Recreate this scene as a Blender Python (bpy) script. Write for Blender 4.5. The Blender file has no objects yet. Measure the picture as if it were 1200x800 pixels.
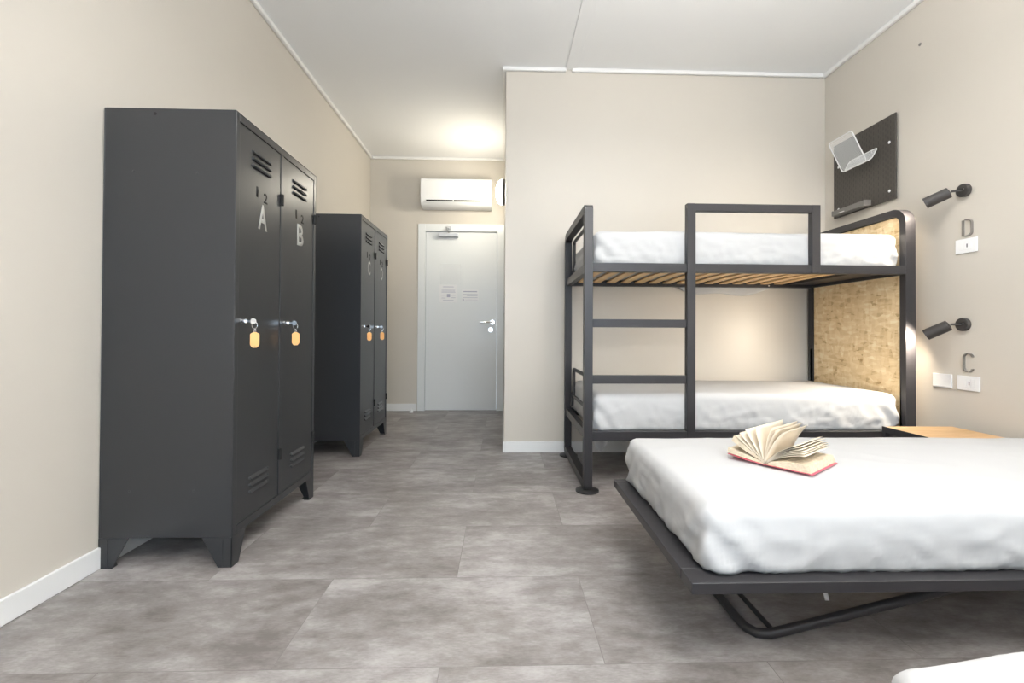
import bpy, bmesh, math, random
from mathutils import Vector, Matrix, noise
random.seed(7)
PI = math.pi
C = bpy.context.scene.collection
scn = bpy.context.scene

# ------------------------------------------------------------------ camera
F, YAW, PITCH, ROLL, CX, CY, CH = 540.23, 0.0307, 0.0097, 0.0051, 606.25, 384.05, 0.9263
def cam_to_world(u, fwd, up):
    v = -up
    c, s = math.cos(ROLL), math.sin(ROLL); u, v = c*u + s*v, -s*u + c*v
    X, Y, Z = u, fwd, -v
    c, s = math.cos(PITCH), math.sin(PITCH); Y, Z = c*Y - s*Z, s*Y + c*Z
    c, s = math.cos(YAW), math.sin(YAW); X, Y = c*X + s*Y, -s*X + c*Y
    return Vector((X, Y, Z))
cd = bpy.data.cameras.new('camera'); cam = bpy.data.objects.new('camera', cd); C.objects.link(cam)
r_, f_, u_ = cam_to_world(1, 0, 0), cam_to_world(0, 1, 0), cam_to_world(0, 0, 1)
cam.matrix_world = Matrix(((r_.x, u_.x, -f_.x, 0), (r_.y, u_.y, -f_.y, 0), (r_.z, u_.z, -f_.z, CH), (0, 0, 0, 1)))
cd.sensor_width = 36; cd.lens = F*36/1200; cd.shift_x = (600-CX)/1200; cd.shift_y = (CY-400)/1200
cd.clip_start = 0.02; scn.camera = cam

# ------------------------------------------------------------------ light
scn.view_settings.view_transform = 'Standard'; scn.view_settings.look = 'None'
scn.view_settings.exposure = 0.15; scn.view_settings.gamma = 1; scn.view_settings.use_curve_mapping = False
W = bpy.data.worlds.new('world'); scn.world = W; W.use_nodes = True
W.node_tree.nodes['Background'].inputs[0].default_value = (0.75, 0.86, 1, 1)
W.node_tree.nodes['Background'].inputs[1].default_value = 1.0
YB = -1.75                                     # inner face of the window wall behind the camera
def area(name, loc, rot, sx, sy, power, col):
    l = bpy.data.lights.new(name, 'AREA'); l.shape = 'RECTANGLE'; l.size = sx; l.size_y = sy; l.energy = power; l.color = col
    o = bpy.data.objects.new(name, l); o.location = loc; o.rotation_euler = rot; C.objects.link(o); return o
area('window_daylight', (0.45, YB-0.05, 1.55), (PI/2, 0, 0), 2.5, 2.1, 60, (0.68, 0.84, 1.0))
FILL_UPLIGHTS = [(0.6, -0.65, 160), (0.95, 1.3, 50)]       # added unseen fill lights bounced off the ceiling: x, y, watts
for ux, uy, uw in FILL_UPLIGHTS: area('fill_uplight', (ux, uy, 2.42), (PI, 0, 0), 0.5, 0.3, uw, (1.0, 0.98, 0.955))
SPOTW, DOMEW = 1, 56

# ------------------------------------------------------------------ constants
XL, XR, YN, YF, XN, ZC = -1.57, 2.55, 3.572, 5.458, 0.013, 2.985

# ------------------------------------------------------------------ materials
def mat(name, col, rough=0.5, metal=0.0, spec=0.5, emit=None, es=0, alpha=1, coat=0):
    m = bpy.data.materials.new(name); m.use_nodes = True; b = m.node_tree.nodes['Principled BSDF']
    b.inputs['Base Color'].default_value = (*col, 1); b.inputs['Roughness'].default_value = rough
    b.inputs['Metallic'].default_value = metal; b.inputs['Specular IOR Level'].default_value = spec
    b.inputs['Alpha'].default_value = alpha; b.inputs['Coat Weight'].default_value = coat
    if emit: b.inputs['Emission Color'].default_value = (*emit, 1); b.inputs['Emission Strength'].default_value = es
    return m
def N(m, t, **k):
    n = m.node_tree.nodes.new(t)
    for a, v in k.items(): setattr(n, a, v)
    return n
def bump(m, scale, strength, dist=0.01, detail=3):
    T = m.node_tree; co = N(m, 'ShaderNodeTexCoord'); n = N(m, 'ShaderNodeTexNoise')
    n.inputs['Scale'].default_value = scale; n.inputs['Detail'].default_value = detail
    b = N(m, 'ShaderNodeBump'); b.inputs['Strength'].default_value = strength; b.inputs['Distance'].default_value = dist
    T.links.new(co.outputs['Object'], n.inputs['Vector']); T.links.new(n.outputs[0], b.inputs['Height'])
    T.links.new(b.outputs[0], T.nodes['Principled BSDF'].inputs['Normal']); return m
def mottle(m, c1, c2, scale, detail=4):
    T = m.node_tree; co = N(m, 'ShaderNodeTexCoord'); n = N(m, 'ShaderNodeTexNoise')
    n.inputs['Scale'].default_value = scale; n.inputs['Detail'].default_value = detail
    r = N(m, 'ShaderNodeValToRGB'); r.color_ramp.elements[0].position = .3; r.color_ramp.elements[1].position = .7
    r.color_ramp.elements[0].color = (*c1, 1); r.color_ramp.elements[1].color = (*c2, 1)
    T.links.new(co.outputs['Object'], n.inputs['Vector']); T.links.new(n.outputs[0], r.inputs[0])
    T.links.new(r.outputs[0], T.nodes['Principled BSDF'].inputs['Base Color']); return m

M = {}
M['wall'] = bump(mottle(mat('beige_wall_paint', (.7, .64, .55), .38, spec=.35), (.62, .575, .508), (.64, .595, .526), 1.2), 60, .05, .004)
M['ceil'] = bump(mat('white_ceiling_paint', (.91, .91, .905), .8, spec=.2), 50, .04, .004)
M['white'] = mat('white_lacquer', (.86, .86, .85), .3)
M['plaster'] = mat('white_plaster_trim', (.88, .87, .85), .6)
M['door'] = mat('white_door_laminate', (.84, .86, .86), .22)
M['locker'] = bump(mat('slate_grey_sheet_steel', (.026, .028, .031), .30, spec=.5), 9, .035, .01, 1)
M['frame'] = mat('anthracite_powder_coat', (.027, .0255, .028), .4)
M['black'] = mat('black_plastic', (.015, .015, .016), .45)
M['lamp'] = mat('dark_brown_lamp_metal', (.045, .040, .038), .45)
M['sheet'] = bump(mat('white_cotton_sheet', (.53, .53, .53), .85, spec=.15), 500, .12, .002)
M['paper'] = mat('cream_paper', (.78, .68, .54), .8)
M['paperedge'] = mottle(mat('page_edges', (.66, .55, .40), .9), (.60, .48, .34), (.76, .66, .50), 120)
M['red'] = mat('red_cover', (.70, .12, .16), .4)
M['chrome'] = mat('polished_chrome', (.85, .85, .86), .12, 1)
M['steel'] = mat('brushed_steel', (.62, .62, .62), .35, 1)
M['orange'] = mat('orange_plastic', (.90, .46, .16), .4)
M['lilac'] = mat('grey_ink', (.45, .45, .55), .7)
M['whiteplastic'] = mat('white_plastic', (.88, .88, .88), .25)
M['wire'] = mat('white_wire', (.85, .85, .84), .4)
M['dark'] = mat('dark_slot', (.01, .01, .01), .8)
M['letter'] = mat('pale_grey_letter', (.40, .40, .38), .45)
M['wallletter'] = mat('brushed_grey_letter', (.28, .26, .24), .35, .5)
M['glow'] = mat('lit_opal_glass', (.9, .88, .82), .3, emit=(1, .93, .78), es=DOMEW)
M['bulb'] = mat('lit_led', (.9, .9, .9), .3, emit=(1, .86, .66), es=14)
M['film'] = mat('clear_plastic_film', (.95, .95, .95), .05, alpha=.10)
M['slat'] = None
def wood(name, c1, c2, sc=(1, 14, 14), rough=.5):
    m = mat(name, c1, rough); T = m.node_tree
    co = N(m, 'ShaderNodeTexCoord'); mp = N(m, 'ShaderNodeMapping'); mp.inputs['Scale'].default_value = sc
    n = N(m, 'ShaderNodeTexNoise'); n.inputs['Scale'].default_value = 6; n.inputs['Detail'].default_value = 5; n.inputs['Distortion'].default_value = .6
    r = N(m, 'ShaderNodeValToRGB'); r.color_ramp.elements[0].position = .35; r.color_ramp.elements[1].position = .68
    r.color_ramp.elements[0].color = (*c1, 1); r.color_ramp.elements[1].color = (*c2, 1)
    T.links.new(co.outputs['Object'], mp.inputs[0]); T.links.new(mp.outputs[0], n.inputs['Vector'])
    T.links.new(n.outputs[0], r.inputs[0]); T.links.new(r.outputs[0], T.nodes['Principled BSDF'].inputs['Base Color']); return m
M['slat'] = wood('birch_slat', (.66, .42, .19), (.80, .56, .30), (14, 1, 14))
M['oak'] = wood('oak_veneer', (.55, .33, .15), (.70, .46, .24), (1, 12, 12))
# oriented strand board: voronoi flakes
def osb():
    m = mat('oriented_strand_board', (.7, .5, .28), .6); T = m.node_tree; L = T.links
    co = N(m, 'ShaderNodeTexCoord'); out = []
    for k, (ang, sc) in enumerate([(0.5, (1, 13, 42)), (-0.7, (1, 40, 15)), (1.25, (1, 17, 52))]):
        mp = N(m, 'ShaderNodeMapping'); mp.inputs['Rotation'].default_value = (ang, 0, 0); mp.inputs['Scale'].default_value = sc
        mp.inputs['Location'].default_value = (0, k*3.1, k*1.7)
        v = N(m, 'ShaderNodeTexVoronoi'); v.inputs['Scale'].default_value = 1.0; v.inputs['Randomness'].default_value = 1
        L.new(co.outputs['Object'], mp.inputs[0]); L.new(mp.outputs[0], v.inputs['Vector'])
        s = N(m, 'ShaderNodeSeparateColor'); L.new(v.outputs['Color'], s.inputs[0]); out.append(s)
    mx = N(m, 'ShaderNodeMath', operation='ADD'); L.new(out[0].outputs[0], mx.inputs[0]); L.new(out[1].outputs[1], mx.inputs[1])
    m2 = N(m, 'ShaderNodeMath', operation='ADD'); L.new(mx.outputs[0], m2.inputs[0]); L.new(out[2].outputs[0], m2.inputs[1])
    m3 = N(m, 'ShaderNodeMath', operation='MULTIPLY'); m3.inputs[1].default_value = 1/3; L.new(m2.outputs[0], m3.inputs[0])
    r = N(m, 'ShaderNodeValToRGB'); e = r.color_ramp.elements
    e[0].position = .07; e[0].color = (.44, .27, .11, 1); e[1].position = .85; e[1].color = (.93, .79, .56, 1)
    a = e.new(.27); a.color = (.74, .54, .29, 1); b = e.new(.6); b.color = (.85, .66, .40, 1)
    L.new(m3.outputs[0], r.inputs[0]); L.new(r.outputs[0], T.nodes['Principled BSDF'].inputs['Base Color'])
    return m
M['osb'] = osb()
def floor_mat():
    m = mat('grey_concrete_look_vinyl_tile', (.3, .28, .27), .36, spec=.3); T = m.node_tree; L = T.links; B = T.nodes['Principled BSDF']
    co = N(m, 'ShaderNodeTexCoord'); mp = N(m, 'ShaderNodeMapping'); mp.inputs['Location'].default_value = (0.17+0.92*5, -2.22+0.465*10, 0)
    L.new(co.outputs['Object'], mp.inputs[0])
    br = N(m, 'ShaderNodeTexBrick'); br.offset = .5; br.inputs['Scale'].default_value = 1
    br.inputs['Brick Width'].default_value = .92; br.inputs['Row Height'].default_value = .465
    br.inputs['Mortar Size'].default_value = .0012; br.inputs['Mortar Smooth'].default_value = .1; br.inputs['Bias'].default_value = 0
    br.inputs['Color1'].default_value = (0, 0, 0, 1); br.inputs['Color2'].default_value = (1, 1, 1, 1); br.inputs['Mortar'].default_value = (.5, .5, .5, 1)
    L.new(mp.outputs[0], br.inputs['Vector'])
    # offset the cloud pattern tile by tile
    sc = N(m, 'ShaderNodeVectorMath', operation='SCALE'); sc.inputs['Scale'].default_value = 7.3; L.new(br.outputs['Color'], sc.inputs[0])
    ad = N(m, 'ShaderNodeVectorMath', operation='ADD'); L.new(co.outputs['Object'], ad.inputs[0]); L.new(sc.outputs[0], ad.inputs[1])
    def nz(scale, stretch, det, rough=.6):
        q = N(m, 'ShaderNodeMapping'); q.inputs['Scale'].default_value = (1, stretch, 1); L.new(ad.outputs[0], q.inputs[0])
        n = N(m, 'ShaderNodeTexNoise'); n.inputs['Scale'].default_value = scale; n.inputs['Detail'].default_value = det; n.inputs['Roughness'].default_value = rough
        L.new(q.outputs[0], n.inputs['Vector']); return n
    n1, n2, n3 = nz(2.6, 1.5, 5), nz(9, 2.2, 5, .65), nz(60, 3, 3)
    def mul(a, k):
        q = N(m, 'ShaderNodeMath', operation='MULTIPLY'); L.new(a, q.inputs[0]); q.inputs[1].default_value = k; return q.outputs[0]
    def add(a, b):
        q = N(m, 'ShaderNodeMath', operation='ADD'); L.new(a, q.inputs[0]); L.new(b, q.inputs[1]); return q.outputs[0]
    s = add(add(mul(n1.outputs[0], .50), mul(n2.outputs[0], .36)), mul(n3.outputs[0], .14))
    r = N(m, 'ShaderNodeValToRGB'); e = r.color_ramp.elements
    e[0].position = .38; e[0].color = (.155, .138, .13, 1); e[1].position = .63; e[1].color = (.40, .378, .372, 1)
    a = e.new(.5); a.color = (.25, .23, .222, 1)
    L.new(s, r.inputs[0])
    mx = N(m, 'ShaderNodeMix', data_type='RGBA'); L.new(mul(br.outputs['Fac'], .45), mx.inputs[0]); L.new(r.outputs[0], mx.inputs[6]); mx.inputs[7].default_value = (.10, .09, .085, 1)
    L.new(mx.outputs[2], B.inputs['Base Color'])
    bp = N(m, 'ShaderNodeBump'); bp.inputs['Strength'].default_value = .08; bp.inputs['Distance'].default_value = .004
    L.new(n2.outputs[0], bp.inputs['Height']); L.new(bp.outputs[0], B.inputs['Normal'])
    return m
M['floor'] = floor_mat()
def peg_mat():
    m = mat('dark_perforated_board', (.05, .044, .038), .5); T = m.node_tree; L = T.links
    co = N(m, 'ShaderNodeTexCoord'); br = N(m, 'ShaderNodeTexBrick'); br.offset = .5
    mp = N(m, 'ShaderNodeMapping'); mp.inputs['Rotation'].default_value = (0, PI/2, 0)
    sx = N(m, 'ShaderNodeSeparateXYZ'); cx = N(m, 'ShaderNodeCombineXYZ'); L.new(co.outputs['Object'], sx.inputs[0]); L.new(sx.outputs['Z'], cx.inputs[0]); L.new(sx.outputs['Y'], cx.inputs[1])
    L.new(cx.outputs[0], br.inputs['Vector'])
    br.inputs['Scale'].default_value = 1; br.inputs['Brick Width'].default_value = .04; br.inputs['Row Height'].default_value = .02
    br.inputs['Mortar Size'].default_value = .0085; br.inputs['Mortar Smooth'].default_value = .02
    br.inputs['Color1'].default_value = (.012, .011, .010, 1); br.inputs['Color2'].default_value = (.012, .011, .010, 1); br.inputs['Mortar'].default_value = (.062, .054, .046, 1)
    L.new(br.outputs['Color'], T.nodes['Principled BSDF'].inputs['Base Color']); return m
M['peg'] = peg_mat()

# ------------------------------------------------------------------ mesh helpers
class MB:
    def __init__(s): s.bm = bmesh.new()
    def box(s, x0, x1, y0, y1, z0, z1):
        v = [s.bm.verts.new(p) for p in [(x0,y0,z0),(x1,y0,z0),(x1,y1,z0),(x0,y1,z0),(x0,y0,z1),(x1,y0,z1),(x1,y1,z1),(x0,y1,z1)]]
        for f in [(3,2,1,0),(4,5,6,7),(0,1,5,4),(1,2,6,5),(2,3,7,6),(3,0,4,7)]: s.bm.faces.new([v[i] for i in f])
        return s
    def prism(s, pts, vec):
        """pts: list of 3D points of a planar polygon, extruded by vec"""
        a = [s.bm.verts.new(p) for p in pts]; b = [s.bm.verts.new(Vector(p)+Vector(vec)) for p in pts]; n = len(a)
        s.bm.faces.new(a); s.bm.faces.new(b[::-1])
        for i in range(n): s.bm.faces.new([a[i], b[i], b[(i+1) % n], a[(i+1) % n]])
        return s
    def tube(s, pts, r, n=12, closed=False, sq=None, up=None):
        """round tube (or rectangular section sq=(w,h)) swept along pts"""
        P = [Vector(p) for p in pts]; rings = []; m = len(P)
        ref = Vector(up) if up else None
        for i, p in enumerate(P):
            if closed: a, b = P[(i-1) % m], P[(i+1) % m]
            else: a, b = P[max(i-1, 0)], P[min(i+1, m-1)]
            t = (b-a).normalized()
            if ref is None:
                ref = Vector((0, 0, 1)) if abs(t.z) < .9 else Vector((1, 0, 0))
            x = t.cross(ref)
            if x.length < 1e-5: x = t.cross(Vector((0, 1, 0.1)))
            x.normalize(); y = x.cross(t).normalized()
            if not up: ref = y
            k = 1.0
            if sq or True:
                i0, i1 = (P[i]-a), (b-P[i])
                if i0.length > 1e-6 and i1.length > 1e-6 and (closed or 0 < i < m-1):
                    c = max(.3, math.sqrt(max(0, (1+i0.normalized().dot(i1.normalized()))/2))); k = 1/c
            if sq:
                w, h = sq[0]/2, sq[1]/2; bend = (b-P[i]).normalized()-(P[i]-a).normalized() if k > 1.0001 else None
                kx = ky = 1
                if bend is not None and bend.length > 1e-5:
                    bend.normalize(); kx = 1+(k-1)*abs(bend.dot(x)); ky = 1+(k-1)*abs(bend.dot(y))
                rings.append([s.bm.verts.new(p+x*(w*kx*sx)+y*(h*ky*sy)) for sx, sy in ((-1,-1),(1,-1),(1,1),(-1,1))])
            else:
                rings.append([s.bm.verts.new(p+(x*math.cos(2*PI*j/n)+y*math.sin(2*PI*j/n))*r) for j in range(n)])
        q = len(rings[0])
        for i in range(m if closed else m-1):
            A, B = rings[i], rings[(i+1) % m]
            for j in range(q): s.bm.faces.new([A[j], A[(j+1) % q], B[(j+1) % q], B[j]])
        if not closed: s.bm.faces.new(rings[0][::-1]); s.bm.faces.new(rings[-1])
        return s
    def cyl(s, a, b, r, r2=None, n=24):
        a, b = Vector(a), Vector(b); t = (b-a).normalized(); ref = Vector((0,0,1)) if abs(t.z) < .9 else Vector((1,0,0))
        x = t.cross(ref).normalized(); y = x.cross(t); r2 = r if r2 is None else r2
        A = [s.bm.verts.new(a+(x*math.cos(2*PI*j/n)+y*math.sin(2*PI*j/n))*r) for j in range(n)]
        B = [s.bm.verts.new(b+(x*math.cos(2*PI*j/n)+y*math.sin(2*PI*j/n))*r2) for j in range(n)]
        for j in range(n): s.bm.faces.new([A[j], A[(j+1) % n], B[(j+1) % n], B[j]])
        s.bm.faces.new(A[::-1]); s.bm.faces.new(B); return s
    def dome(s, c, axis, r, h, n=32, k=10):
        """cap of base radius r and height h on point c"""
        c = Vector(c); t = Vector(axis).normalized(); ref = Vector((0,0,1)) if abs(t.z) < .9 else Vector((1,0,0))
        x = t.cross(ref).normalized(); y = x.cross(t); rings = []
        for i in range(k):
            a = i/k*PI/2; rr, hh = r*math.cos(a), h*math.sin(a)
            rings.append([s.bm.verts.new(c+t*hh+(x*math.cos(2*PI*j/n)+y*math.sin(2*PI*j/n))*rr) for j in range(n)])
        top = s.bm.verts.new(c+t*h)
        for A, B in zip(rings, rings[1:]):
            for j in range(n): s.bm.faces.new([A[j], A[(j+1) % n], B[(j+1) % n], B[j]])
        for j in range(n): s.bm.faces.new([rings[-1][j], rings[-1][(j+1) % n], top])
        s.bm.faces.new(rings[0][::-1]); return s
    def build(s, name, m, parent=None, smooth=None, bevel=0, seg=2, keepw=True, origin=None):
        bmesh.ops.recalc_face_normals(s.bm, faces=s.bm.faces)
        me = bpy.data.meshes.new(name); s.bm.to_mesh(me); s.bm.free()
        me.materials.append(m); o = bpy.data.objects.new(name, me); C.objects.link(o)
        if smooth is not None:
            for p in me.polygons: p.use_smooth = True
            me.set_sharp_from_angle(angle=math.radians(smooth))
        if bevel:
            b = o.modifiers.new('bevel', 'BEVEL'); b.width = bevel; b.segments = seg; b.limit_method = 'ANGLE'; b.angle_limit = math.radians(40)
            if smooth is None:
                for p in me.polygons: p.use_smooth = True
                b.harden_normals = True
        if origin is not None:
            me.transform(Matrix.Translation(-Vector(origin))); o.location = origin
        if parent is not None:
            pw = parent_world(parent); o.location = Vector(o.location)-pw; o.parent = parent
        return o
def parent_world(p):
    v = Vector((0, 0, 0))
    while p is not None: v += Vector(p.location); p = p.parent
    return v
def thing(name, label, cat, loc, group=None):
    o = bpy.data.objects.new(name, None); o.empty_display_size = .05; C.objects.link(o); o.location = loc
    o['label'] = label; o['category'] = cat
    if group: o['group'] = group
    return o
def tag(o, label, cat, group=None):
    o['label'] = label; o['category'] = cat
    if group: o['group'] = group
    return o
def struct(o): o['kind'] = 'structure'; return o
def glyph(text, name, m, parent, origin, right, up, height, width, thick, off=0.0):
    """flat letter: laid in plane (right, up) with its centre at origin"""
    cu = bpy.data.curves.new(name, 'FONT'); cu.body = text; cu.extrude = 0.0; cu.offset = off; cu.resolution_u = 3
    t = bpy.data.objects.new(name, cu); C.objects.link(t)
    dg = bpy.context.evaluated_depsgraph_get(); dg.update(); me = bpy.data.meshes.new_from_object(t.evaluated_get(dg)); bpy.data.objects.remove(t)
    xs = [v.co.x for v in me.vertices]; ys = [v.co.y for v in me.vertices]
    x0, x1, y0, y1 = min(xs), max(xs), min(ys), max(ys)
    R, U = Vector(right).normalized(), Vector(up).normalized(); Nn = R.cross(U)
    for v in me.vertices:
        a = ((v.co.x-x0)/(x1-x0)-.5)*width; b = ((v.co.y-y0)/(y1-y0)-.5)*height
        v.co = R*a+U*b
    bm = bmesh.new(); bm.from_mesh(me); bmesh.ops.remove_doubles(bm, verts=bm.verts, dist=1e-6)
    r = bmesh.ops.extrude_face_region(bm, geom=bm.faces[:])
    for v in [g for g in r['geom'] if isinstance(g, bmesh.types.BMVert)]: v.co += Nn*thick
    bmesh.ops.recalc_face_normals(bm, faces=bm.faces); bm.to_mesh(me); bm.free()
    me.materials.clear(); me.materials.append(m)
    o = bpy.data.objects.new(name, me); C.objects.link(o); o.location = Vector(origin)-parent_world(parent); o.parent = parent
    return o
def arc(c, r, a0, a1, n, ax1, ax2):
    c, ax1, ax2 = Vector(c), Vector(ax1), Vector(ax2)
    return [c+ax1*(r*math.cos(a0+(a1-a0)*i/n))+ax2*(r*math.sin(a0+(a1-a0)*i/n)) for i in range(n+1)]
def round_rect_yz(x, y0, y1, z0, z1, rs, n=8):
    """closed loop in a plane of constant x; rs: radii of the corners (y0z0, y1z0, y1z1, y0z1)"""
    P = []
    for (cy, cz, r, a0) in ((y0+rs[0], z0+rs[0], rs[0], PI), (y1-rs[1], z0+rs[1], rs[1], 1.5*PI), (y1-rs[2], z1-rs[2], rs[2], 0), (y0+rs[3], z1-rs[3], rs[3], .5*PI)):
        P += arc((x, cy, cz), r, a0, a0+PI/2, n, (0, 1, 0), (0, 0, 1))
    return P

# ------------------------------------------------------------------ room shell
T = .15
struct(MB().box(XL-T, XR+T, YB-T, YF+T, -.1, 0).build('floor', M['floor']))
struct(MB().box(XL-T, XR+T, YB-T, YF+T, ZC, ZC+.1).build('ceiling', M['ceil']))
struct(MB().box(XL-T, XL, YB-T, YF+T, 0, ZC).build('wall_left', M['wall']))
struct(MB().box(XR, XR+T, YB-T, YN+T, 0, ZC).build('wall_right', M['wall']))
struct(MB().box(XN, XR, YN, YN+T, 0, ZC).build('wall_back', M['wall']))
struct(MB().box(XN, XN+T, YN+T, YF, 0, ZC).build('wall_hall_right', M['wall']))
# far wall with a door opening
DX0, DX1, DZ = -.925, -.068, 2.118
w = MB(); w.box(XL, DX0, YF, YF+T, 0, ZC); w.box(DX1, XN+T, YF, YF+T, 0, ZC); w.box(DX0, DX1, YF, YF+T, DZ, ZC)
struct(w.build('wall_hall_end', M['wall']))
# window wall behind the camera
WX0, WX1, WZ0, WZ1 = -.85, 1.75, .45, 2.65
w = MB(); w.box(XL, WX0, YB-T, YB, 0, ZC); w.box(WX1, XR, YB-T, YB, 0, ZC); w.box(WX0, WX1, YB-T, YB, 0, WZ0); w.box(WX0, WX1, YB-T, YB, WZ1, ZC)
struct(w.build('wall_front', M['wall']))
w = MB()
for a, b in ((WX0, WX0+.06), (WX1-.06, WX1)): w.box(a, b, YB-.14, YB-.09, WZ0, WZ1)
w.box(WX0+.06, WX1-.06, YB-.14, YB-.09, WZ0, WZ0+.06); w.box(WX0+.06, WX1-.06, YB-.14, YB-.09, WZ1-.06, WZ1); w.box(.42, .48, YB-.14, YB-.09, WZ0+.06, WZ1-.06)
struct(w.build('window_1', M['white']))
# skirting
BH, BT = .084, .013
def skirt(name, x0, x1, y0, y1): struct(MB().box(x0, x1, y0, y1, 0, BH).build(name, M['white'], bevel=.004))
skirt('baseboard_left', XL, XL+BT, YB, YF)
skirt('baseboard_right', XR-BT, XR, YB, YN)
skirt('baseboard_back', XN, XR-BT, YN-BT, YN)
skirt('baseboard_hall_right', XN-BT, XN, YN-BT, YF)
skirt('baseboard_hall_end', XL+BT, -1.012, YF-BT, YF)
# cove strip along the ceiling
CW, CHh = .028, .03
def cove(name, x0, x1, y0, y1): struct(MB().box(x0, x1, y0, y1, ZC-CHh, ZC).build(name, M['plaster'], bevel=.008))
cove('trim_1', XL, XL+CW, YB, YF)
cove('trim_2', XR-CW, XR, YB, YN)
cove('trim_3', XN-CW, .48, YN-CW, YN)
cove('trim_4', .525, XR-CW, YN-CW, YN)
cove('trim_5', XL+CW, XN, YF-CW, YF)
cove('trim_6', XN-CW, XN, YN, YF-CW)
struct(MB().box(.478, .57, YB, YN, ZC-.007, ZC).build('trim_7', M['ceil'], bevel=.002))

# ------------------------------------------------------------------ entrance door
dr = struct(MB().box(-.915, -.078, YF+.008, YF+.048, .006, 2.108).build('door_1', M['door'], bevel=.003))
w = MB(); yf = YF-.014
w.box(-1.005, -.918, yf, YF+.10, 0, 2.2); w.box(-.075, XN-.002, yf, YF+.10, 0, 2.2); w.box(-.918, -.075, yf, YF+.10, 2.112, 2.2)
w.build('door_frame', M['door'], dr, bevel=.004)
yd = YF+.008
w = MB(); w.cyl((-.128, yd, 1.045), (-.128, yd-.008, 1.045), .026)
w.tube([(-.128, yd-.006, 1.045), (-.128, yd-.045, 1.045), (-.140, yd-.052, 1.045), (-.275, yd-.050, 1.045)], .009)
w.build('door_handle', M['chrome'], dr, smooth=40)
w = MB(); w.cyl((-.128-.02, yd, .955), (-.148, yd-.008, .955), .026); w.build('keyhole_rosette', M['chrome'], dr, smooth=40)
w = MB(); w.box(-.151, -.145, yd-.0095, yd-.008, .94, .965); w.build('keyhole', M['dark'], dr)
w = MB(); w.box(-.085, -.066, yd-.012, yd+.004, .93, 1.0); w.box(-.085, -.066, yd-.012, yd+.004, 1.03, 1.09); w.build('strike_plate', M['steel'], dr)
w = MB(); w.box(-.77, -.53, yd-.05, yd, 2.045, 2.085); w.build('door_closer', M['steel'], dr, bevel=.005)
w = MB(); w.tube([(-.64, yd-.03, 2.09), (-.655, yd-.09, 2.11), (-.66, yd-.15, 2.135)], .007); w.tube([(-.66, yd-.15, 2.135), (-.64, YF-.03, 2.15)], .007)
w.box(-.665, -.615, YF-.035, YF-.013, 2.13, 2.17); w.build('closer_arm', M['steel'], dr, bevel=.002)
# notices on the door
def notice(x0, x1, z0, z1, label, rows):
    o = MB().box(x0, x1, yd-.0025, yd-.0005, z0, z1).build('notice', M['whiteplastic']); tag(o, label, 'notice')
    w = MB(); h = (z1-z0)
    for a, b, c, d in rows: w.box(x0+(x1-x0)*a, x0+(x1-x0)*b, yd-.0032, yd-.0026, z0+h*c, z0+h*d)
    w.build('print', M['lilac'], o)
notice(-.755, -.545, 1.275, 1.485, 'square printed notice below the plastic sleeve on the white door',
       [(.2, .8, .86, .89), (.12, .88, .68, .70), (.12, .88, .62, .64), (.12, .9, .56, .58), (.12, .35, .40, .42), (.42, .60, .30, .48), (.66, .9, .40, .42), (.12, .35, .24, .26), (.66, .9, .26, .28), (.2, .8, .12, .14)])
notice(-.49, -.295, 1.29, 1.43, 'small landscape printed notice nearest the door handle',
       [(.08, .92, .78, .86), (.05, .95, .58, .61), (.3, .95, .46, .49), (.05, .95, .30, .33), (.04, .12, .06, .2), (.15, .95, .12, .14)])
bm = MB(); n = 14
for i in range(n):                     # a slightly buckled clear sleeve
    pass
w = MB(); g = {}
for i in range(15):
    for j in range(15):
        a, b = i/14, j/14
        dep = .004+.012*math.sin(PI*a)*math.sin(PI*b)+.004*math.sin(a*9+b*4)
        g[i, j] = w.bm.verts.new((-.745+.24*a, yd-dep, 1.49+.24*b))
for i in range(14):
    for j in range(14): w.bm.faces.new([g[i, j], g[i+1, j], g[i+1, j+1], g[i, j+1]])
o = w.build('plastic_sleeve', M['film'], smooth=180); tag(o, 'clear glossy plastic sleeve stuck on the white door above the notices', 'sleeve')

o = MB().cyl((-1.05, 5.34, 0), (-1.05, 5.34, .014), .022).dome((-1.05, 5.34, .014), (0, 0, 1), .02, .028).build('door_stop', M['whiteplastic'], smooth=40)
tag(o, 'small white rubber door stop on the floor beside the door frame', 'door stop')
o = MB().box(XN-.012, XN, 5.0, 5.08, 1.13, 1.25).build('wall_switch', M['whiteplastic'], bevel=.003)
tag(o, 'small white switch on the hall wall right of the entrance door', 'switch')
MB().box(XN-.016, XN-.012, 5.015, 5.065, 1.15, 1.23).build('rocker', M['whiteplastic'], o, bevel=.001)

# ------------------------------------------------------------------ air conditioner
ax0, ax1, az0, az1, ay = -.950, -.140, 2.362, 2.678, YF
t = thing('air_conditioner', 'white split air conditioner mounted above the entrance door', 'air conditioner', ((ax0+ax1)/2, YF, az0))
prof = [(0, 0), (-.11, 0), (-.17, .02), (-.196, .055), (-.205, .12), (-.205, .27), (-.195, az1-az0-.01), (-.18, az1-az0), (0, az1-az0)]
w = MB(); w.prism([(ax0, ay+y, az0+z) for y, z in prof], (ax1-ax0, 0, 0)); w.build('casing', M['whiteplastic'], t, bevel=.008, seg=3)
w = MB(); w.prism([(ax0+.065, ay+y, az0+z) for y, z in [(-.150, .052), (-.1975, .052), (-.203, .068), (-.150, .068)]], (.62, 0, 0)); w.build('outlet_slot', M['dark'], t)
w = MB(); w.prism([(ax0+.05, ay+y, az0+z) for y, z in [(-.16, .030), (-.188, .036), (-.201, .050), (-.16, .048)]], (.66, 0, 0)); w.build('louver', M['whiteplastic'], t, bevel=.002)
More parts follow.
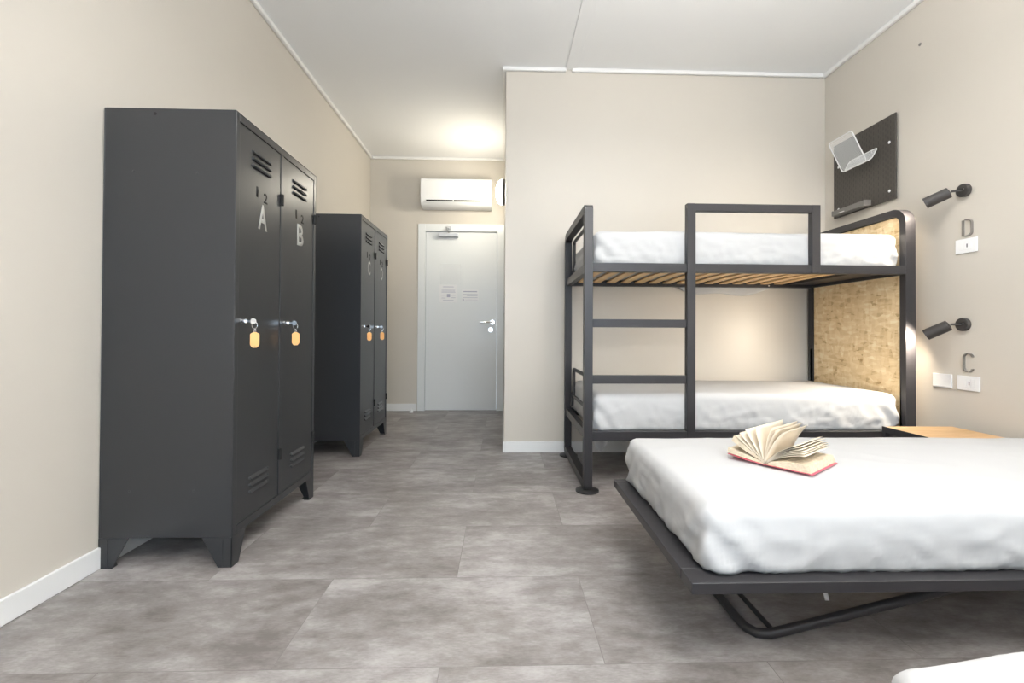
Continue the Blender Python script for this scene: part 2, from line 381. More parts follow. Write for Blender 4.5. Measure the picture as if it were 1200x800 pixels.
w = MB(); w.box(ax0+.37, ax0+.378, ay-.208, ay-.19, az0+.05, az0+.07); w.build('slot_clip', M['whiteplastic'], t)

# ------------------------------------------------------------------ hall sconce
t = thing('wall_sconce', 'lit round opal wall lamp on the hall wall beside the air conditioner', 'lamp', (XN, 4.85, 2.40))
MB().cyl((XN, 4.85, 2.40), (XN-.035, 4.85, 2.40), .135, n=40).build('ring', M['lamp'], t, smooth=40)
MB().dome((XN-.035, 4.85, 2.40), (-1, 0, 0), .128, .065).build('diffuser', M['glow'], t, smooth=60)
# trays and rods of the added fill lights, above and behind the camera
for (ux, uy, uw), lb in zip(FILL_UPLIGHTS, ('added white fill uplighter near the window, out of view', 'added white fill uplighter in the middle of the room, out of view')):
    t = thing('added_fill_uplighter', lb, 'lamp', (ux, uy, ZC), 'added fill uplighters')
    X0, X1, Y0, Y1 = ux-.27, ux+.27, uy-.17, uy+.17
    w = MB(); w.box(X0, X1, Y0, Y1, 2.385, 2.395); w.box(X0, X0+.01, Y0, Y1, 2.395, 2.43); w.box(X1-.01, X1, Y0, Y1, 2.395, 2.43)
    w.box(X0+.01, X1-.01, Y0, Y0+.01, 2.395, 2.43); w.box(X0+.01, X1-.01, Y1-.01, Y1, 2.395, 2.43)
    w.build('tray', M['white'], t, bevel=.002)
    for x in (X0+.005, X1-.005): MB().tube([(x, uy, 2.39), (x, uy, ZC)], .004, 8).build('rod', M['white'], t)

# ------------------------------------------------------------------ lockers
LX, LD, LW, LH = -1.058, .508, .78, 1.80
def locker(y0, letters, label, keys):
    xb, xf, y1 = LX-LD, LX, y0+LW
    t = thing('locker', label, 'locker', ((xb+xf)/2, (y0+y1)/2, 0), 'two-door steel lockers along the left wall')
    zb = .118
    w = MB()     # carcass: back, sides, top, bottom, front frame (door recess is open)
    w.box(xb, xb+.004, y0, y1, zb, LH); w.box(xb+.004, xf, y0, y0+.004, zb, LH); w.box(xb+.004, xf, y1-.004, y1, zb, LH)
    w.box(xb+.004, xf, y0+.004, y1-.004, LH-.004, LH); w.box(xb+.004, xf, y0+.004, y1-.004, zb, zb+.004)
    w.box(xf-.02, xf, y0+.004, y0+.030, zb+.004, LH-.004); w.box(xf-.02, xf, y1-.028, y1-.004, zb+.004, LH-.004)
    w.box(xf-.02, xf, y0+.030, y1-.028, LH-.034, LH-.004); w.box(xf-.02, xf, y0+.030, y1-.028, zb+.004, zb+.034)
    ym = y0+.386; w.box(xf-.02, xf, ym-.014, ym+.014, zb+.034, LH-.034)
    w.build('body', M['locker'], t, bevel=.0025)
    w = MB(); w.cyl((xb+.195, y0+.001, LH-.022), (xb+.195, y0-.0008, LH-.022), .006); w.build('rivet_hole', M['dark'], t)
    for dx, z in ((.115, 1.55), (.36, 1.545), (.115, .30), (.36, .30)):
        MB().dome((xb+dx, y0, z), (0, -1, 0), .005, .0015, 12, 3).build('rivet', M['locker'], t, smooth=60)
    for sx in (0, 1):
        for sy in (0, 1):
            X, Y = (xf if sx else xb), (y1 if sy else y0); ax, ay_ = (-1 if sx else 1), (-1 if sy else 1)
            w = MB(); e = .003
            w.prism([(X+ax*0, Y, zb), (X+ax*.115, Y, zb), (X+ax*.052, Y, 0), (X, Y, 0)], (0, ay_*e, 0))
            w.prism([(X, Y, zb), (X, Y+ay_*.10, zb), (X, Y+ay_*.05, 0), (X, Y, 0)], (ax*e, 0, 0))
            w.prism([(X, Y, 0), (X+ax*.052, Y, 0), (X+ax*.05, Y+ay_*.03, 0), (X+ax*.03, Y+ay_*.05, 0), (X, Y+ay_*.05, 0)], (0, 0, .003))
            w.box(min(X+ax*.033, X+ax*.036), max(X+ax*.033, X+ax*.036), min(Y-ay_*.0025, Y), max(Y-ay_*.0025, Y), .004, zb-.006)
            w.build('leg', M['locker'], t, bevel=.001)
    for k, (a, b) in enumerate(((y0+.032, ym-.016), (ym+.016, y1-.030))):
        z0, z1 = zb+.036, LH-.036
        w = MB(); w.box(xf-.018, xf-.003, a, b, z0, z1)
        d = w.build('door', M['locker'], t, bevel=.002)
        yc = (a+b)/2
        for zz in (1.655, .280):
            for q in (-1, 0, 1):
                z = zz+q*.029; w = MB(); hw = .078
                    # pressed louver: shallow wedge, deepest at its lower lip, with rounded ends
                w.prism([(xf-.003, 0, z+.008), (xf+.006, 0, z-.004), (xf+.0045, 0, z-.006), (xf-.003, 0, z-.006)], (0, 2*hw-.012, 0))
                for v in w.bm.verts: v.co.y += yc-hw+.006
                w.dome((xf-.003, yc-hw+.006, z), (1, 0, 0), .0075, .007, 12, 4); w.dome((xf-.003, yc+hw-.006, z), (1, 0, 0), .0075, .007, 12, 4)
                w.build('vent_louver', M['locker'], d, smooth=45)
                MB().box(xf-.0032, xf+.0042, yc-hw+.008, yc+hw-.008, z-.0078, z-.0058).build('vent_slot', M['dark'], d)
        for z in (1.55, .345):
            MB().cyl((xf+.002, b+.008, z-.026), (xf+.002, b+.008, z+.026), .0085, n=12).build('hinge', M['dark'], d, smooth=40)
        glyph(letters[k], 'door_letter', M['letter'], d, (xf-.003, yc+.012, 1.425), (0, 1, 0), (0, 0, 1), .110, .074, .0012, .018)
        glyph('1', 'door_number', M['dark'], d, (xf-.003, yc-.035, 1.525), (0, 1, 0), (0, 0, 1), .044, .014, .0008, .01)
        glyph('2', 'door_number', M['dark'], d, (xf-.003, yc+.035, 1.515), (0, 1, 0), (0, 0, 1), .044, .032, .0008, .012)
        yl, zl = a+.030, .966
        MB().cyl((xf-.003, yl, zl), (xf+.012, yl, zl), .013, .011, 20).build('lock', M['chrome'], d, smooth=40)
        # key hanging in the lock with its orange tag
        kt = thing('key', keys[k], 'key', (xf+.012, yl, zl), 'keys hanging in the locker locks')
        w = MB(); w.box(xf+.0125, xf+.030, yl-.001, yl+.001, zl-.004, zl+.004); w.cyl((xf+.041, yl-.001, zl), (xf+.041, yl+.001, zl), .012, n=20); w.build('key_blade', M['chrome'], kt, smooth=40)
        w = MB(); w.tube([Vector((xf+.046, yl+.001, zl-.016))+Vector((.010*math.cos(u*PI/8), .002*math.cos(u*PI/8), .014*math.sin(u*PI/8))) for u in range(16)], .0012, 6, closed=True)
        for q in range(2):
            c = Vector((xf+.047, yl+.002, zl-.033-.006*q)); dv = Vector((.004, 0, 0)) if q % 2 else Vector((0, .004, 0))
            w.tube([c+dv*math.cos(u*PI/6)+Vector((0, 0, .005*math.sin(u*PI/6))) for u in range(12)], .001, 6, closed=True)
        w.build('key_ring', M['chrome'], kt, smooth=60)
        # tag faces the room, turned towards the window wall
        R = Vector((.86, .5, 0)); Nn = Vector((.5, -.86, 0)); c = Vector((xf+.047, yl+.002, zl-.044)); hw = .017; rot = .0
        P = [(-.005, 0), (-hw, -.008), (-hw, -.052), (-.008, -.064), (.008, -.064), (hw, -.052), (hw, -.008), (.005, 0)]
        w = MB(); w.prism([c+R*p+Vector((0, 0, z))-Nn*.0018 for p, z in P], Nn*.0036)
        w.build('key_tag', M['orange'], kt, bevel=.0012)
        w = MB(); w.cyl(c+Vector((0, 0, -.058))+Nn*.0019, c+Vector((0, 0, -.058))+Nn*.0024, .003, n=10); w.build('tag_eyelet', M['oak'], kt)
    return t
locker(1.846, 'AB', 'dark grey steel locker with doors A and B, nearest the camera',
       ['key with an orange tag hanging in the lock of door A', 'key with an orange tag hanging in the lock of door B'])
locker(3.455, 'CD', 'dark grey steel locker farther down the left wall, behind the one lettered A and B',
       ['key with an orange tag in the left door of the far locker', 'key with a pale orange tag in the right door of the far locker'])

# ------------------------------------------------------------------ mattresses (fitted white sheets)
def mattress(name, label, x0, x1, y0, y1, z0, z1, seed, r=.035, wr=1.0, cell=.014, hang=None, crown=.008):
    nx, ny, nz = int((x1-x0)/cell), int((y1-y0)/cell), max(6, int((z1-z0)/cell))
    bm = bmesh.new(); vd = {}
    def V(i, j, k):
        if (i, j, k) in vd: return vd[i, j, k]
        p = Vector((x0+(x1-x0)*i/nx, y0+(y1-y0)*j/ny, z0+(z1-z0)*k/nz))
        # round the box
        q = Vector((min(max(p.x, x0+r), x1-r), min(max(p.y, y0+r), y1-r), min(max(p.z, z0+r*.5), z1-r)))
        d = p-q; n = Vector((0, 0, 1))
        if d.length > 1e-7:
            n = d.normalized()
            mx = Vector((abs(d.x), abs(d.y), abs(d.z))); p = q+n*min(r, max(mx.x, mx.y, mx.z)*1.0)
        t = (p.z-z0)/(z1-z0); side = 1-min(1, abs(n.z)*1.15)
        ed = max(0, 1-min(min(p.x-x0, x1-p.x), min(p.y-y0, y1-p.y))/.5)
        h = 0
        # side: bulge, tucks near the lower edge, vertical pulls
        al = p.x if abs(n.y) > abs(n.x) else p.y
        h += side*.010*math.sin(PI*min(1, max(0, t)))
        tuck = max(0, 1-t*2.0)
        h += side*wr*tuck*.013*noise.noise(Vector((al*17+seed, t*2.2, seed*3.1+(0 if abs(n.y) > abs(n.x) else 9))))
        up = min(1, (1-t)*2.2)
        h += up*side*wr*.0032*noise.noise(Vector((al*9+t*5*noise.noise(Vector((al*1.5, seed, 0))), t*1.1, seed*1.7)))
        rid = 1-abs(noise.noise(Vector((al*5.5-t*1.9+seed, t*3.0+al*1.4, 5.2+seed))))*2
        h += up*side*wr*.0055*max(0, rid)**4
        cz = 1-abs(noise.noise(Vector((al*13+t*1.5, t*1.3+seed, 8.1))))*2
        h += up*side*wr*.0035*max(0, cz)**6
        pk = 1-abs(noise.noise(Vector((al*26+t*6, t*1.6+seed, 2.7))))*2
        h += side*wr*tuck*.008*max(0, pk)**3
        # corner folds
        cr = math.exp(-((min(abs(p.x-x0), abs(p.x-x1))/.12)**2+(min(abs(p.y-y0), abs(p.y-y1))/.12)**2))
        h += up*side*wr*cr*.009*math.sin((al*55+t*9))
        # top: broad soft undulation and long faint creases
        top = max(0, n.z)
        h += top*(.004*noise.noise(Vector((p.x*2.1+seed, p.y*2.6, 1)))+.0012*noise.noise(Vector((p.x*9, p.y*5+seed, 2))))
        rr = 1-abs(noise.noise(Vector((p.x*1.6+seed, p.y*4.5+p.x*1.5, 7))))*2
        h += top*wr*.002*max(0, rr)**6
        h += top*crown*(1-abs(2*i/nx-1)**4)*(1-abs(2*j/ny-1)**3)
        p = p+n*h
        if n.z < -.4: p.z = max(p.z, z0)
        p.z = max(p.z, z0)
        v = bm.verts.new(p); vd[i, j, k] = v; return v
    for i in range(nx):
        for j in range(ny):
            bm.faces.new([V(i, j, nz), V(i+1, j, nz), V(i+1, j+1, nz), V(i, j+1, nz)])
            bm.faces.new([V(i, j, 0), V(i, j+1, 0), V(i+1, j+1, 0), V(i+1, j, 0)])
    for k in range(nz):
        for i in range(nx):
            bm.faces.new([V(i, 0, k), V(i+1, 0, k), V(i+1, 0, k+1), V(i, 0, k+1)]); bm.faces.new([V(i, ny, k), V(i, ny, k+1), V(i+1, ny, k+1), V(i+1, ny, k)])
        for j in range(ny):
            bm.faces.new([V(0, j, k), V(0, j, k+1), V(0, j+1, k+1), V(0, j+1, k)]); bm.faces.new([V(nx, j, k), V(nx, j+1, k), V(nx, j+1, k+1), V(nx, j, k+1)])
    if hang: hang(bm)
    w = MB(); w.bm.free(); w.bm = bm
    o = w.build(name, M['sheet'], smooth=180, origin=((x0+x1)/2, (y0+y1)/2, z0))
    tag(o, label, 'mattress'); return o
def cloth_strip(name, pts_fn, parent, n=16, m=8, th=.003):
    w = MB(); g = {}
    for i in range(n+1):
        for j in range(m+1): g[i, j] = w.bm.verts.new(pts_fn(i/n, j/m))
    for i in range(n):
        for j in range(m): w.bm.faces.new([g[i, j], g[i+1, j], g[i+1, j+1], g[i, j+1]])
    o = w.build(name, M['sheet'], parent, smooth=180); s = o.modifiers.new('solid', 'SOLIDIFY'); s.thickness = th; return o

# ------------------------------------------------------------------ bunk bed
by, byf = 2.667, 3.545
bx0, bx1 = .472, 2.453
t = thing('bunk_bed', 'dark metal bunk bed with ladder, guard rail and strand board head panel', 'bunk bed', (1.46, 3.1, 0))
w = MB(); w.tube(round_rect_yz(bx0+.025, by+.025, byf-.025, .037, 1.652, (.004, .02, .05, .004), 5), 0, sq=(.05, .05), closed=True, up=(1, 0, 0))
w.build('foot_end_frame', M['frame'], t, bevel=.002)
w = MB(); w.tube(round_rect_yz(bx1-.030, by+.022, byf-.022, .034, 1.668, (.02, .02, .09, .075), 10), 0, sq=(.044, .06), closed=True, up=(1, 0, 0))
w.build('head_end_frame', M['frame'], t, smooth=35, bevel=.004, seg=3)
for x, y in ((bx0+.025, by+.027), (bx0+.025, byf-.075), (bx1-.03, by+.03), (bx1-.03, byf-.075)):
    w = MB(); w.cyl((x, y, 0), (x, y, .008), .068, .068, 32); w.cyl((x, y, .008), (x, y, .0125), .066, .055, 32); w.build('floor_disc', M['black'], t, smooth=40)
def rail(n_, *b): MB().box(*b).build(n_, M['frame'], t, bevel=.002)
XI0, XI1 = bx0+.050, bx1-.060
rail('side_rail', XI0, XI1, by, by+.04, 1.283, 1.335)
rail('side_rail', XI0, XI1, byf-.045, byf-.005, 1.283, 1.335)
rail('side_rail', XI0, XI1, by, by+.04, .297, .352)
rail('side_rail', XI0, XI1, byf-.045, byf-.005, .297, .352)
for z in (1.283, .297):
    rail('end_rail', XI0-.04, XI0-.001, by+.05, byf-.05, z, z+.052); rail('end_rail', XI1+.001, XI1+.03, by+.05, byf-.05, z, z+.052)
rail('ladder_post', 1.075, 1.125, by-.006, by+.034, .300, 1.688)
rail('rung', XI0, 1.075, by+.002, by+.038, .959, 1.006)
rail('rung', XI0, 1.075, by+.002, by+.038, .630, .678)
rail('guard_rail', 1.125, 1.822, by-.004, by+.032, 1.643, 1.688)
rail('guard_post', 1.822, 1.872, by-.006, by+.034, 1.285, 1.688)
MB().box(2.408, 2.424, by+.045, byf-.045, .12, 1.642).build('head_panel', M['osb'], t)
# foot end tube hoops that hold the mattresses
for z0_, z1_, nm in ((.455, .655, 0), (1.36, 1.60, 1)):
    w = MB(); xx = XI0+.006
    P = arc((xx, by+.20, z1_-.03), .03, PI, PI/2, 5, (0, 1, 0), (0, 0, 1))+arc((xx, byf-.15, z1_-.03), .03, PI/2, 0, 5, (0, 1, 0), (0, 0, 1))
    P += arc((xx, byf-.15, z0_+.03), .03, 0, -PI/2, 5, (0, 1, 0), (0, 0, 1))+arc((xx, by+.20, z0_+.03), .03, -PI/2, -PI, 5, (0, 1, 0), (0, 0, 1))
    w.tube(P, .0125, 10, closed=True)
    for yy in (by+.17, byf-.12):
        w.tube([(xx, yy, z0_+.04), (xx-.012, yy, z0_-.02), (xx-.014, yy, z0_-.075)], .0125, 10)
    w.build('mattress_hoop', M['frame'], t, smooth=50)
# slats under the upper mattress (and the lower one)
for z in (1.318, .338):
    for k in range(15):
        xs = .60+k*.1085; w = MB(); n = 8; g = []
        for i in range(n+1):
            a = i/n; y = by+.045+(byf-by-.095)*a; zz = z-.008+.008*math.sin(PI*a)
            g.append([w.bm.verts.new((xs+dx, y, zz+dz)) for dx, dz in ((-.03, -.005), (.03, -.005), (.03, .004), (-.03, .004))])
        for A, B in zip(g, g[1:]):
            for j in range(4): w.bm.faces.new([A[j], A[(j+1) % 4], B[(j+1) % 4], B[j]])
        w.bm.faces.new(g[0]); w.bm.faces.new(g[-1])
        w.build('slat', M['slat'], t)
    MB().box(2.20, XI1-.001, by+.045, byf-.05, z-.014, z+.004).build('dark_end_strip', M['frame'], t)  # dark strip beyond the last slat, at the head end
for yy in (byf-.049,):
    MB().dome((2.05, yy, 1.296), (0, -1, 0), .007, .004, 12, 4).build('bolt', M['chrome'], t, smooth=60)
mu = mattress('mattress', 'white sheeted mattress on the upper bunk', XI0+.022, XI1-.012, by+.047, byf-.052, 1.326, 1.535, 3, wr=1.0)
ml = mattress('mattress', 'white sheeted mattress on the lower bunk', XI0+.022, XI1-.012, by+.047, byf-.052, .346, .565, 11, wr=1.1)
cloth_strip('sheet_edge', lambda a, b: (1.37+.72*a, byf-.002+.012*math.sin(a*14)*b, 1.335-(.065+.045*math.sin(PI*a)**.7+.012*math.sin(a*11))*b), mu)
cloth_strip('sheet_edge', lambda a, b: (.56+.17*a, by+.30+.012*math.sin(a*14), .345-(.05+.13*math.sin(PI*min(1, a*1.15))**.8)*b), ml)

# ------------------------------------------------------------------ nightstand between the beds
t = thing('nightstand', 'low dark metal nightstand with an oak top between the bunk and the single bed', 'nightstand', (2.27, 2.27, 0))
nx0, nx1, ny0, ny1, nzt = 2.075, 2.465, 2.075, 2.465, .422
MB().box(nx0+.004, nx1, ny0+.004, ny1-.002, nzt-.018, nzt).build('top', M['oak'], t, bevel=.001)
w = MB(); w.box(nx0, nx0+.004, ny0, ny1, nzt-.03, nzt+.002); w.box(nx0, nx1, ny0, ny0+.004, nzt-.03, nzt+.002); w.box(nx0+.004, nx1, ny0+.004, ny1, nzt-.03, nzt-.019)
w.build('tray_frame', M['frame'], t)
for x in (nx0, nx1-.025):
    for y in (ny0, ny1-.025): MB().box(x, x+.025, y, y+.025, 0, nzt-.03).build('leg', M['frame'], t, bevel=.002)
MB().box(nx0+.004, nx1-.004, ny0+.004, ny1-.004, .12, .135).build('shelf', M['oak'], t)

# ------------------------------------------------------------------ single beds with tubular fold-out legs
def single_bed(y0, label, mlabel, seed):
    y1 = y0+.845; x0, x1 = .490, 2.52; zt, zb = .282, .252
    t = thing('single_bed', label, 'bed', ((x0+x1)/2, (y0+y1)/2, 0))
    def rl(*b): MB().box(*b).build('bed_rail', M['frame'], t, bevel=.003)
    rl(x0, x1, y0, y0+.075, zb, zt); rl(x0, x1, y1-.045, y1, zb, zt); rl(x0, x0+.09, y0+.075, y1-.045, zb, zt); rl(x1-.045, x1, y0+.075, y1-.045, zb, zt)
    for k in range(12):
        xs = .60+k*.16; MB().box(xs, xs+.06, y0+.075, y1-.045, zt-.012, zt-.003).build('slat', M['slat'], t)
    # foot: floor tube across the bed, long braces rising to the frame
    ya, yb = y0+.195, y1-.195; r = .0145; xf = .755
    P = [Vector((xf+1.0, ya, zb-.012)), Vector((xf+.10, ya, r+.017))]
    P += [Vector((xf+.055, ya+.004, r+.005)), Vector((xf+.022, ya+.018, r)), Vector((xf+.004, ya+.045, r)), Vector((xf, ya+.09, r))]
    Q = [Vector((p.x, ya+yb-p.y, p.z)) for p in P[::-1]]
    MB().tube(P+Q, r, 16).build('fold_out_leg', M['frame'], t, smooth=50)
    MB().tube([(xf+.068, ya+.01, r+.012), (xf+.068, yb-.01, r+.012)], .008, 10).build('cross_bar', M['frame'], t, smooth=50)
    for yy in (ya, yb): MB().box(xf+.98, xf+1.06, yy-.02, yy+.02, zb-.03, zb+.002).build('leg_bracket', M['frame'], t, bevel=.002)
    for yy in (y0+.02, y1-.06): MB().box(x1-.05, x1-.01, yy, yy+.04, 0, zb).build('leg', M['frame'], t, bevel=.002)
    m = mattress('mattress', mlabel, x0+.060, x1-.03, y0+.042, y1-.012, zt+.001, .467, seed, r=.030, wr=1.0, crown=.016)
    return t, m
t, m1 = single_bed(1.180, 'single bed with dark metal frame and tubular folding leg, the open book on it', 'white sheeted mattress under the open book', 21)
cloth_strip('sheet_tail', lambda a, b: (.872+.012*a+.028*b, 1.255+.01*b, .280-.095*b), m1, 4, 6, .002)
t, m2 = single_bed(-.185, 'single bed in the near right corner, only its end in view', 'white sheeted mattress in the bottom right corner of the photo', 33)

for v in m2.data.vertices:                    # the foot end of this mattress dips
    a = min(1, max(0, ((m2.matrix_basis @ v.co).x-.53)/.30)); a = a*a*(3-2*a); v.co.z += (.030*a-.006)*min(1, v.co.z/.12)
# ------------------------------------------------------------------ open book
S = Vector((.877, 1.52, .47)); S.z = max((m1.matrix_basis @ v.co).z for v in m1.data.vertices if .75 < (m1.matrix_basis @ v.co).x < 1.25 and 1.38 < (m1.matrix_basis @ v.co).y < 1.85)+.0012; U = Vector((.60, -.80, 0)); Vv = Vector((.80, .60, 0)); Zz = Vector((0, 0, 1))
bk = thing('book', 'open paperback with fanned cream pages and a red cover, lying on the bed', 'book', S)
def page_strip(name, prof, h, th, m, drop=0):
    """prof: list of (u, z) from the spine; extruded along the book height"""
    w = MB(); a = [S+U*u+Zz*z+Vv*drop for u, z in prof]
    A = [[w.bm.verts.new(p+Vv*(h*k/4)) for p in a] for k in range(5)]
    for k in range(4):
        for i in range(len(a)-1): w.bm.faces.new([A[k][i], A[k][i+1], A[k+1][i+1], A[k+1][i]])
    o = w.build(name, m, bk, smooth=180); s = o.modifiers.new('solid', 'SOLIDIFY'); s.thickness = th; s.offset = 0; return o
def curl(a0, a1, L, n=10, lift=.0):
    """a sheet leaving the spine at angle a0 and ending at angle a1"""
    P = [(0, lift)]; u, z = 0, lift
    for i in range(n):
        a = a0+(a1-a0)*(i+.5)/n; u += math.cos(a)*L/n; z += math.sin(a)*L/n; P.append((u, z))
    return P
Rd = math.radians; H_ = .215
# right hand block, lying flat
w = MB(); w.prism([S+U*u+Zz*z for u, z in [(.002, .002), (.03, .0025), (.138, .003), (.132, .026), (.06, .025), (.02, .016)]], Vv*H_); w.build('page_block', M['paperedge'], bk)
page_strip('cover', [(-.004, .0005), (.06, .0008), (.144, .0012)], H_+.004, .0012, M['red'], -.002)
# left hand block, propped on the cover
w = MB(); w.prism([S+U*u+Zz*z for u, z in [(-.002, .002), (-.06, .008), (-.128, .016), (-.125, .033), (-.06, .022), (-.01, .010)]], Vv*H_); w.build('page_block', M['paperedge'], bk)
w = MB(); w.prism([S+U*u+Zz*z for u, z in [(-.002, .008), (-.055, .028), (-.112, .060), (-.105, .078), (-.05, .040), (-.004, .014)]], Vv*H_); w.build('page_block', M['paperedge'], bk)
page_strip('cover', [(-.004, .0005), (-.06, .004), (-.126, .012)], H_+.002, .0012, M['red'], -.002)
for a0, a1, L in ((38, 6, .134), (42, 9, .133), (45, 11, .134), (48, 15, .132), (52, 18, .133), (56, 21, .130),
                  (78, 50, .126), (86, 60, .124), (92, 68, .124), (110, 98, .122), (124, 120, .122), (134, 134, .123), (141, 143, .123), (146, 149, .124)):
    page_strip('page', curl(Rd(a0), Rd(a1), L, lift=.004), H_, .0009, M['paper'])

# ------------------------------------------------------------------ things on the right wall
# perforated board
py0, py1, pz0, pz1 = 2.892, 3.452, 1.805, 2.363
pb = thing('pegboard', 'dark square perforated board on the right wall above the bunk', 'pegboard', (XR, (py0+py1)/2, pz0))
MB().box(XR-.020, XR-.012, py0, py1, pz0, pz1).build('board', M['peg'], pb, bevel=.002)
for y in (py0+.05, py1-.05):
    for z in (1.867, 2.187):
        MB().cyl((XR-.012, y, z), (XR, y, z), .012, n=12).build('spacer', M['black'], pb)
        MB().dome((XR-.020, y, z), (-1, 0, 0), .010, .004, 16, 4).build('screw_cap', M['whiteplastic'], pb, smooth=60)
# wire holder
wh = thing('wire_letter_holder', 'white wire mesh letter holder hooked on the dark perforated board', 'letter holder', (XR-.05, 3.2, 2.1))
def mesh_panel(name, o0, eu, ev, lu, lv, step=.0075, rad=.0009, rim=.0035, rc=.02):
    eu, ev = Vector(eu).normalized(), Vector(ev).normalized(); o0 = Vector(o0); w = MB()
    for i in range(1, int(lu/step)): w.tube([o0+eu*(i*step)+ev*.004, o0+eu*(i*step)+ev*(lv-.004)], rad, 4)
    for j in range(1, int(lv/step)): w.tube([o0+ev*(j*step)+eu*.004, o0+ev*(j*step)+eu*(lu-.004)], rad, 4)
    w.build('wire_mesh', M['wire'], wh)
    P = []
    for cu, cv, a0 in ((rc, rc, PI), (lu-rc, rc, 1.5*PI), (lu-rc, lv-rc, 0), (rc, lv-rc, .5*PI)):
        P += arc(o0+eu*cu+ev*cv, rc, a0, a0+PI/2, 5, eu, ev)
    MB().tube(P, rim, 8, closed=True).build(name, M['wire'], wh, smooth=50)
mesh_panel('back_rim', (2.47, 3.055, 2.105), (0, 1, 0), (-.105, 0, .205), .225, .232)
mesh_panel('front_rim', (2.474, 3.02, 2.108), (0, 1, 0), (.045, 0, .08), .25, .088)
for y in (3.08, 3.2): MB().tube([(2.513, y, 2.18), (2.526, y, 2.185), (2.5265, y, 2.17)], .002, 6).build('hook', M['wire'], wh)
# small tray
st = thing('pegboard_tray', 'small dark plastic tray hooked on the bottom of the perforated board', 'tray', (XR-.04, 3.2, 1.815))
w = MB(); w.box(2.475, 2.5295, 3.09, 3.40, 1.812, 1.816); w.box(2.475, 2.478, 3.09, 3.40, 1.816, 1.848); w.box(2.478, 2.5295, 3.09, 3.093, 1.816, 1.852); w.box(2.478, 2.5295, 3.397, 3.40, 1.816, 1.852)
w.build('tray', mat('dark_grey_plastic', (.17, .16, .15), .3), st, bevel=.001)
MB().box(2.474, 2.4746, 3.27, 3.33, 1.818, 1.823).build('label_plate', M['whiteplastic'], st)

# reading lamps
def reading_lamp(y, z, label, tip, power):
    t = thing('reading_lamp', label, 'lamp', (XR, y, z), 'reading lamps on the right wall')
    w = MB(); w.cyl((XR, y, z), (XR-.024, y, z), .036, .036, 32); w.build('wall_plate', M['lamp'], t, bevel=.003, smooth=40)
    MB().cyl((XR-.024, y-.012, z+.006), (XR-.0262, y-.012, z+.006), .003, n=10).build('screw', M['steel'], t)
    j = Vector((XR-.062, y+.022, z)); w = MB(); w.tube([(XR-.02, y, z), (XR-.045, y+.012, z+.001), j], .006, 10); w.build('arm', M['lamp'], t, smooth=50)
    d = Vector(tip).normalized(); a = j+d*.004; b = a+d*.115
    # hollow head
    w = MB(); n = 28; ref = Vector((0, 0, 1)); x = d.cross(ref).normalized(); yv = x.cross(d)
    rings = []
    for p, r in ((a, .014), (a+d*.004, .030), (b, .0315), (b, .0295), (b-d*.02, .0285)):
        rings.append([w.bm.verts.new(p+(x*math.cos(2*PI*k/n)+yv*math.sin(2*PI*k/n))*r) for k in range(n)])
    for A, B in zip(rings, rings[1:]):
        for k in range(n): w.bm.faces.new([A[k], A[(k+1) % n], B[(k+1) % n], B[k]])
    w.bm.faces.new(rings[0][::-1]); w.bm.faces.new(rings[-1])
    w.build('lamp_head', M['lamp'], t, smooth=40)
    MB().cyl(b-d*.0195, b-d*.017, .027, n=24).build('led_lens', M['bulb'], t)
    l = bpy.data.lights.new('reading_lamp_light', 'SPOT'); l.energy = power; l.color = (1, .87, .70); l.spot_size = Rd(165); l.spot_blend = 1.0; l.shadow_soft_size = .024
    o = bpy.data.objects.new('reading_lamp_light', l); C.objects.link(o)
    o.rotation_euler = d.to_track_quat('-Z', 'Y').to_euler(); o.location = b+d*.001-Vector((XR, y, z)); o.parent = t
reading_lamp(2.462, 1.722, 'upper dark spot reading lamp on the right wall, above the letter D', (-.074, .082, -.046), 18*SPOTW)
reading_lamp(2.468, .982, 'lower dark spot reading lamp on the right wall, above the letter C', (-.068, .082, -.060), 34*SPOTW)
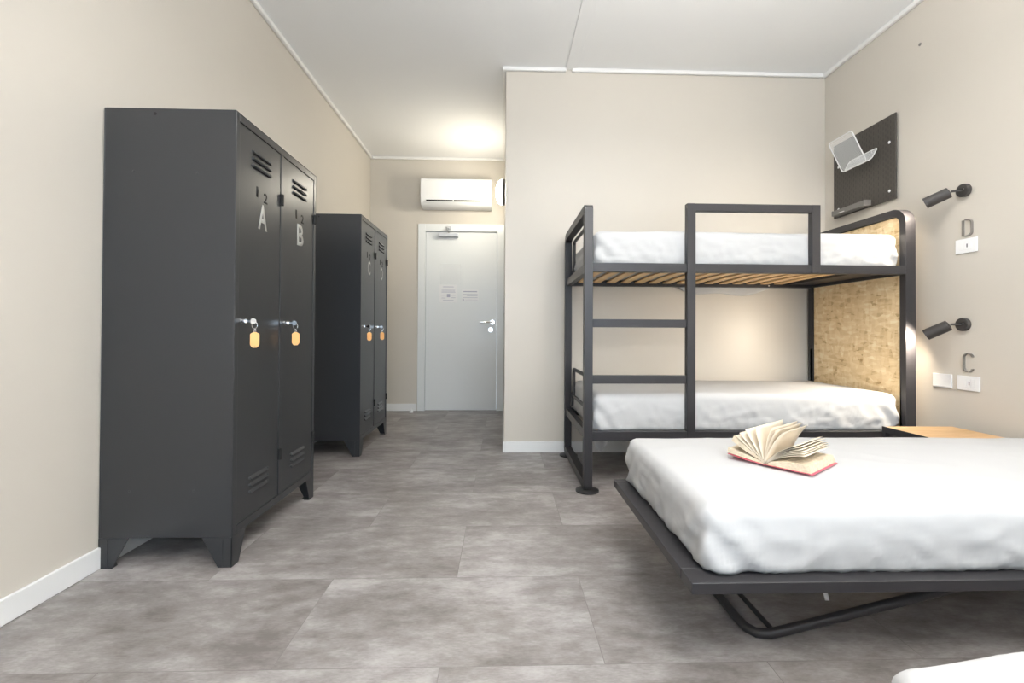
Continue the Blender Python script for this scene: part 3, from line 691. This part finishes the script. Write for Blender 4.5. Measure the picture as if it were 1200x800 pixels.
# bed letters and wall plates
def stroke(name, pts, m, label):
    """flat stencil letter: several strokes (y, z) standing 3 mm off the wall"""
    w = MB()
    for P in pts: w.tube([(XR-.003, y, z) for y, z in P], 0, sq=(.006, .018), up=(1, 0, 0))
    o = w.build(name, m); tag(o, label, 'letter'); return o
def A2(cy, cz, ry, rz, a0, a1, n=8): return [(cy-ry*math.cos(Rd(a0+(a1-a0)*i/n)), cz+rz*math.sin(Rd(a0+(a1-a0)*i/n))) for i in range(n+1)]
y_, z_ = 2.446, .773; rw, rz = .024, .022; hh = .05
stroke('wall_letter', [A2(y_, z_+hh-rz, rw, rz, 10, 75, 6), A2(y_, z_+hh-rz, rw, rz, 108, 180, 6)+[(y_+rw, z_-hh+rz)]+A2(y_, z_-hh+rz, rw, rz, 180, 252, 6)[1:], A2(y_, z_-hh+rz, rw, rz, 285, 350, 6)], M['wallletter'], 'grey stencil letter C on the right wall above the switch plate')
y_, z_ = 2.448, 1.513; hh = .048
stroke('wall_letter', [[(y_+rw, z_+hh-.004), (y_+rw, z_-hh+.004)], [(y_+rw-.013, z_+hh-.003), (y_, z_+hh-.003)]+A2(y_, z_+hh-rz-.002, rw, rz-.002, 90, 0, 6)[1:]+[(y_-rw, z_-hh+rz)]+A2(y_, z_-hh+rz+.002, rw, rz-.002, 0, -90, 6)[1:]+[(y_+rw-.013, z_-hh+.003)]], M['wallletter'], 'grey stencil letter D on the right wall below the upper reading lamp')
def plate(y0, y1, z0, z1, label, parts):
    o = MB().box(XR-.009, XR, y0, y1, z0, z1).build('wall_plate', M['whiteplastic'], bevel=.003); tag(o, label, 'wall plate')
    for n_, a, b, c, d, m in parts:
        MB().box(XR-.0115 if m is not M['dark'] else XR-.0122, XR-.009, y0+(y1-y0)*a, y0+(y1-y0)*b, z0+(z1-z0)*c, z0+(z1-z0)*d).build(n_, m, o, bevel=.0008 if m is not M['dark'] else 0)
    return o
sock = [('rocker', .56, .78, .22, .80, M['whiteplastic']), ('module', .36, .54, .22, .80, M['whiteplastic']), ('module', .20, .34, .22, .80, M['whiteplastic']),
        ('socket_hole', .40, .44, .38, .62, M['dark'])]
plate(2.396, 2.514, 1.375, 1.455, 'white switch and socket plate below the stencil letter D', sock)
plate(2.386, 2.508, .620, .700, 'white switch and socket plate below the stencil letter C', sock)
plate(2.540, 2.655, .620, .700, 'blank white wall plate beside the bunk headboard', [('cover_lip', .06, .94, .08, .14, M['whiteplastic'])])
o = MB().dome((XR, 2.738, 2.707), (-1, 0, 0), .010, .006, 16, 4).build('wall_plug', M['wallletter'], smooth=60); tag(o, 'small grey plug high on the right wall near the ceiling', 'wall plug')
